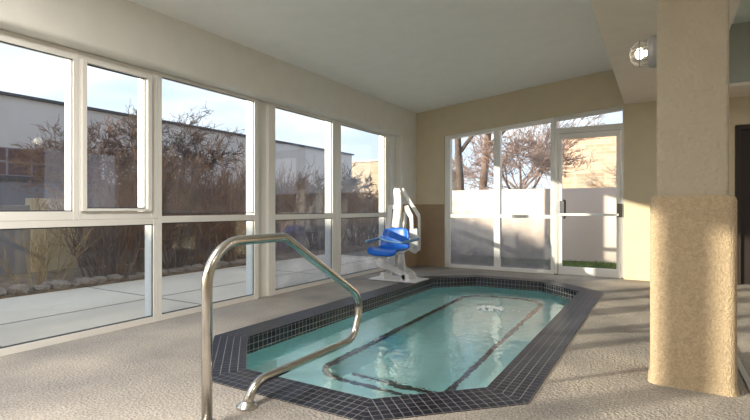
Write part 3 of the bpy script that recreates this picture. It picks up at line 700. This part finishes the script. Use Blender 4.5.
# tan building at the end
b2 = empty('brick_building', (-13, 34, 0)); tag(b2, 'distant tan brick building past the end of the grey one', 'building')
bm = BM(); box(bm, -24, -15.2, 28, 40, 0, 4.2)
uvl = bm.loops.layers.uv.new('UVMap')
for f in bm.faces:
    for lp_ in f.loops: lp_[uvl].uv = ((lp_.vert.co.x + lp_.vert.co.y), lp_.vert.co.z)
part('brick_wall', bm, M['tanbrick'], b2)
bm = BM(); box(bm, -24.1, -15.1, 27.9, 40, 4.2, 4.33); part('roof_edge', bm, M['panel'], b2)

# ------------------------------------------------------------------ bare trees and shrubs
def grow(bm, p, d, L, r, depth, rng, split=3, spread=.6, lift=.15, shrink=.68, seg=5, wig=.12, rmin=.004, minseg=3):
    n = max(2, int(L / .18)) if depth else 2
    pts = [p]; rs = [r]; dd = d.normalized()
    r1 = max(rmin, r * .62)
    for i in range(n):
        dd = (dd + Vector((rng.uniform(-wig, wig), rng.uniform(-wig, wig), rng.uniform(-wig, wig) + lift * .12))).normalized()
        pts.append(pts[-1] + dd * (L / n)); rs.append(r + (r1 - r) * (i + 1) / n)
    tube(bm, pts, rs, seg=max(minseg, seg), caps=False)
    if depth:
        for k in range(split + (1 if rng.random() < .4 else 0)):
            t = rng.uniform(.45, 1.0) if k else 1.0
            i = min(len(pts) - 1, int(t * n))
            ax = Vector((rng.gauss(0, 1), rng.gauss(0, 1), rng.gauss(0, .6)))
            nd = (dd + ax.normalized() * spread * rng.uniform(.6, 1.3) + Vector((0, 0, lift))).normalized()
            grow(bm, pts[i], nd, L * shrink * rng.uniform(.75, 1.15), max(rmin, rs[i] * .68), depth - 1, rng, split, spread, lift, shrink, seg - 1, wig, rmin, minseg)

def tree(name, label, loc, h, r, seed, mt_, mb_, depth=5, lean=(0, 0), spread=.65, lift=.12, split=3, cat='tree', group=None, trunk_frac=.38, rmin=.006):
    rng = random.Random(seed); t = empty(name, loc); tag(t, label, cat, group)
    bm = BM(); L = h * trunk_frac; pts = [Vector((0, 0, -.1))]; n = 6; dd = Vector((lean[0], lean[1], 1)).normalized()
    for i in range(n):
        dd = (dd + Vector((rng.uniform(-.06, .06), rng.uniform(-.06, .06), 0))).normalized(); pts.append(pts[-1] + dd * L / n)
    rs = [r * (1.25 if i == 0 else 1 - .35 * i / n) for i in range(n + 1)]
    tube(bm, pts, rs, 10, caps=False); link('trunk', bm, mt_, t, smooth=True)
    bm = BM()
    for k in range(4):
        a = rng.uniform(0, 2 * PI); i = n if k < 2 else n - k + 1
        nd = (dd * .7 + Vector((math.cos(a), math.sin(a), .15)) * spread * 1.1).normalized()
        grow(bm, pts[i], nd, h * .27, rs[i] * .7, depth, rng, split, spread, lift, .70, 6, .12, rmin)
    link('branches', bm, mb_, t)
    return t

def shrub_mesh(seed, h, stems, rad, depth=3, spread=.35, r=.012, lift=.25, wig=.14):
    rng = random.Random(seed); bm = BM()
    for k in range(stems):
        a = rng.uniform(0, 2 * PI); q_ = rng.uniform(.1, 1)
        p = Vector((rad * .45 * q_ * math.cos(a), rad * .45 * q_ * math.sin(a), -.02))
        d = Vector((math.cos(a) * q_ * .55, math.sin(a) * q_ * .55, 1))
        grow(bm, p, d, h * rng.uniform(.40, .52), r * rng.uniform(.7, 1.1), depth, rng, 2, spread, lift, .62, 4, wig, .0035)
    return bm
# dense hedge row: individual bare shrubs, six shapes turned different ways
shapes = []
for v in range(6):
    bm = shrub_mesh(40 + v, 1.85, 42, .62, 4, .75, .011, .16, wig=.25)
    bmesh.ops.recalc_face_normals(bm, faces=bm.faces[:])
    me = bpy.data.meshes.new('bare_shrub'); bm.to_mesh(me); bm.free(); me.materials.append(M['twig'] if v % 3 != 2 else M['twigdark']); shapes.append(me)
hedge = [(4.15, .92), (4.65, 1.0), (5.2, 1.02), (5.75, 1.0), (6.35, 1.05), (6.95, 1.0), (7.6, 1.0), (8.3, .95), (9.1, .95), (9.9, .9), (10.8, .9), (11.7, .85)]
names = ['first', 'second', 'third', 'fourth', 'fifth', 'sixth', 'seventh', 'eighth', 'ninth', 'tenth', 'eleventh', 'twelfth']
for i, (y, h) in enumerate(hedge):
    o = bpy.data.objects.new('bare_shrub', shapes[i % 6]); C.objects.link(o); o.location = (-7.0 - .12 * (i % 2), y, 0); o.rotation_euler = (0, 0, i * 1.3); o.scale = (.8, .8, h * 1.06)
    tag(o, 'dense bare brown shrub in the hedge row, %s counting from the left' % names[i], 'shrub', 'bare hedge shrubs outside the left windows')
bm = shrub_mesh(90, .95, 12, .5, 3, .5, .008, .2); o = link('young_shrub', bm, M['twigtan']); o.location = (-6.95, 3.15, 0)
tag(o, 'small sparse tan shrub in front of the garden wall', 'shrub')
bm = shrub_mesh(91, .45, 12, .35, 2, .5, .006, .1); o = link('young_shrub', bm, M['twigtan']); o.location = (-6.8, 2.35, 0)
tag(o, 'tiny dry shrub at the far left of the rock border', 'shrub')
bm = shrub_mesh(92, 1.25, 22, .7, 3, .5, .014, .2); o = link('dark_shrub', bm, M['twigdark']); o.location = (-6.8, 3.9, 0)
tag(o, 'dark many-stemmed shrub at the front of the hedge', 'shrub')
tree('flat_topped_tree', 'bare flat-topped tree rising above the hedge before the grey building', (-9.3, 7.2, 0), 3.7, .06, 7, M['twigdark'], M['twigdark'], 6, (0.0, .1), .85, .0, 3, trunk_frac=.42, rmin=.0042)
tree('flat_topped_tree', 'second bare tree behind the hedge, seen through the casement', (-10.6, 6.0, 0), 3.5, .05, 17, M['twigdark'], M['twig'], 6, (0.0, .1), .85, .0, 3, trunk_frac=.42, rmin=.0042)
tree('russet_tree', 'round bare russet-tipped tree beyond the double window', (-9.2, 10.3, 0), 2.7, .07, 23, M['twigdark'], M['twigred'], 4, (0, 0), .8, .05, 3, trunk_frac=.35, rmin=.008)
tree('grey_tree', 'bushy grey bare tree beyond the far end of the hedge', (-9.8, 13.9, 0), 3.2, .09, 29, M['twigdark'], M['twigdark'], 5, (0, 0), .85, .04, 3, trunk_frac=.3, rmin=.01)

# ------------------------------------------------------------------ outdoors, behind the back windows
bm = BM(); box(bm, -5.2, 4.5, 7.95, 10.05, -.2, -.03)
struct(link('lawn', bm, M['lawn']), 'strip of winter lawn between the back windows and fence', 'lawn')
random.seed(3); bm = BM()
for k in range(9000):
    x = random.uniform(-5, 1.0); y = random.uniform(8.3, 10.0); a = random.random() * PI; h = random.uniform(.02, .06); w = .005
    c_, s_ = math.cos(a) * w, math.sin(a) * w; bx_, by_ = random.uniform(-.02, .02), random.uniform(-.02, .02)
    bm.faces.new([bm.verts.new((x - c_, y - s_, -.032)), bm.verts.new((x + c_, y + s_, -.032)), bm.verts.new((x + bx_, y + by_, -.03 + h))])
tag(link('grass', bm, M['grass']), 'short green grass growing along the foot of the fence', 'grass', kind='stuff')
bm = BM(); box(bm, -5.7, 6, 10.08, 10.26, -.2, 1.40)
fo = link('boundary_wall', bm, M['fence'], bevel=.01); tag(fo, 'plain pinkish stucco boundary wall behind the back lawn', 'boundary wall')
b3 = empty('brick_house', (-3, 27, 0)); tag(b3, 'tan brick building seen over the boundary wall through the door', 'building')
bm = BM(); box(bm, -4.05, 6.0, 23, 32, -.1, 4.15)
uvl = bm.loops.layers.uv.new('UVMap')
for f in bm.faces:
    for lp_ in f.loops: lp_[uvl].uv = ((lp_.vert.co.x + lp_.vert.co.y), lp_.vert.co.z)
part('brick_wall', bm, M['tanbrick'], b3)
bm = BM(); box(bm, -4.15, 6.1, 22.9, 32, 4.15, 4.28); part('roof_edge', bm, M['fence'], b3)
tree('leaning_tree', 'tall tree with a thick dark trunk in the left back window', (-4.6, 12.4, 0), 7.8, .12, 32, M['bark'], M['bark'], 4, (.03, 0), .7, .1, 3, trunk_frac=.5, rmin=.007)
tree('red_tree', 'reddish barked tree just left of the back window mullion', (-4.50, 13.6, 0), 7.8, .13, 37, M['bark2'], M['bark2'], 4, (0.02, 0), .6, .14, 3, trunk_frac=.55, rmin=.007)
tree('crabapple_tree', 'spreading crabapple tree with fine russet twigs beside the door', (-2.95, 12.6, 0), 4.7, .085, 41, M['bark'], M['twigred'], 5, (-.16, 0), .8, .04, 3, trunk_frac=.28, rmin=.006)
tree('round_tree', 'second twiggy tree further behind the middle back window', (-4.3, 17.5, 0), 5.6, .11, 43, M['bark'], M['twigred'], 5, (.1, 0), .8, .05, 3, trunk_frac=.3, rmin=.009)
for i, (x, y, lab) in enumerate(((-2.3, 14.0, 'dry russet bush over the boundary wall at the door hinge side'), (-1.55, 14.5, 'dry russet bush over the wall behind the middle of the door'), (-5.6, 15.5, 'dry russet bush behind the boundary wall by the thick trunk'), (-3.9, 15.0, 'dry russet bush behind the wall under the crabapple'))):
    bm = shrub_mesh(70 + i, 1.75, 26, .9, 3, .5, .014, .15); o = link('dry_bush', bm, M['leafdry']); o.location = (x, y, 0); tag(o, lab, 'bush', 'dry bushes behind the boundary wall')

# ------------------------------------------------------------------ sun and sky
S = bpy.data.lights.new('sun', 'SUN'); S.energy = 8.0; S.angle = math.radians(.9); S.color = (1.0, .86, .66)
so = bpy.data.objects.new('sun', S); C.objects.link(so)
az, alt = math.radians(41.5), math.atan(.206)
dv = Vector((math.sin(az) * math.cos(alt), math.cos(az) * math.cos(alt), -math.sin(alt)))
so.rotation_euler = dv.to_track_quat('-Z', 'Y').to_euler(); so.location = (-8, -9, 6)

w = bpy.data.worlds.new('World'); sc.world = w; w.use_nodes = True
n = w.node_tree.nodes; l = w.node_tree.links; bg = n['Background']
tc = n.new('ShaderNodeTexCoord'); sp = n.new('ShaderNodeSeparateXYZ'); l.new(tc.outputs['Generated'], sp.inputs[0])
mr = n.new('ShaderNodeMapRange'); mr.inputs['From Min'].default_value = 0; mr.inputs['From Max'].default_value = .6; l.new(sp.outputs['Z'], mr.inputs['Value'])
g = n.new('ShaderNodeValToRGB'); g.color_ramp.elements[0].color = (.80, .87, .97, 1); g.color_ramp.elements[1].color = (.45, .66, 1.0, 1)
l.new(mr.outputs[0], g.inputs['Fac'])
mp = n.new('ShaderNodeMapping'); mp.inputs['Scale'].default_value = (1.6, 1.6, 5.5); l.new(tc.outputs['Generated'], mp.inputs['Vector'])
no = n.new('ShaderNodeTexNoise'); no.inputs['Scale'].default_value = 2.2; no.inputs['Detail'].default_value = 7; l.new(mp.outputs[0], no.inputs['Vector'])
cr = n.new('ShaderNodeValToRGB'); cr.color_ramp.elements[0].position = .42; cr.color_ramp.elements[1].position = .66; l.new(no.outputs['Fac'], cr.inputs['Fac'])
mx = n.new('ShaderNodeMix'); mx.data_type = 'RGBA'; l.new(cr.outputs['Color'], mx.inputs['Factor']); l.new(g.outputs['Color'], mx.inputs['A']); mx.inputs['B'].default_value = (1.05, 1.05, 1.05, 1)
l.new(mx.outputs['Result'], bg.inputs['Color']); bg.inputs['Strength'].default_value = 1.08

# ------------------------------------------------------------------ view
sc.view_settings.view_transform = 'Standard'; sc.view_settings.look = 'None'; sc.view_settings.exposure = 0.46; sc.view_settings.gamma = 1.0
sc.view_settings.use_curve_mapping = False
cy = sc.cycles; cy.use_denoising = True; cy.max_bounces = 14; cy.diffuse_bounces = 6; cy.glossy_bounces = 6; cy.transmission_bounces = 8; cy.transparent_max_bounces = 24
cy.caustics_refractive = True; cy.caustics_reflective = True; cy.sample_clamp_indirect = 8.0
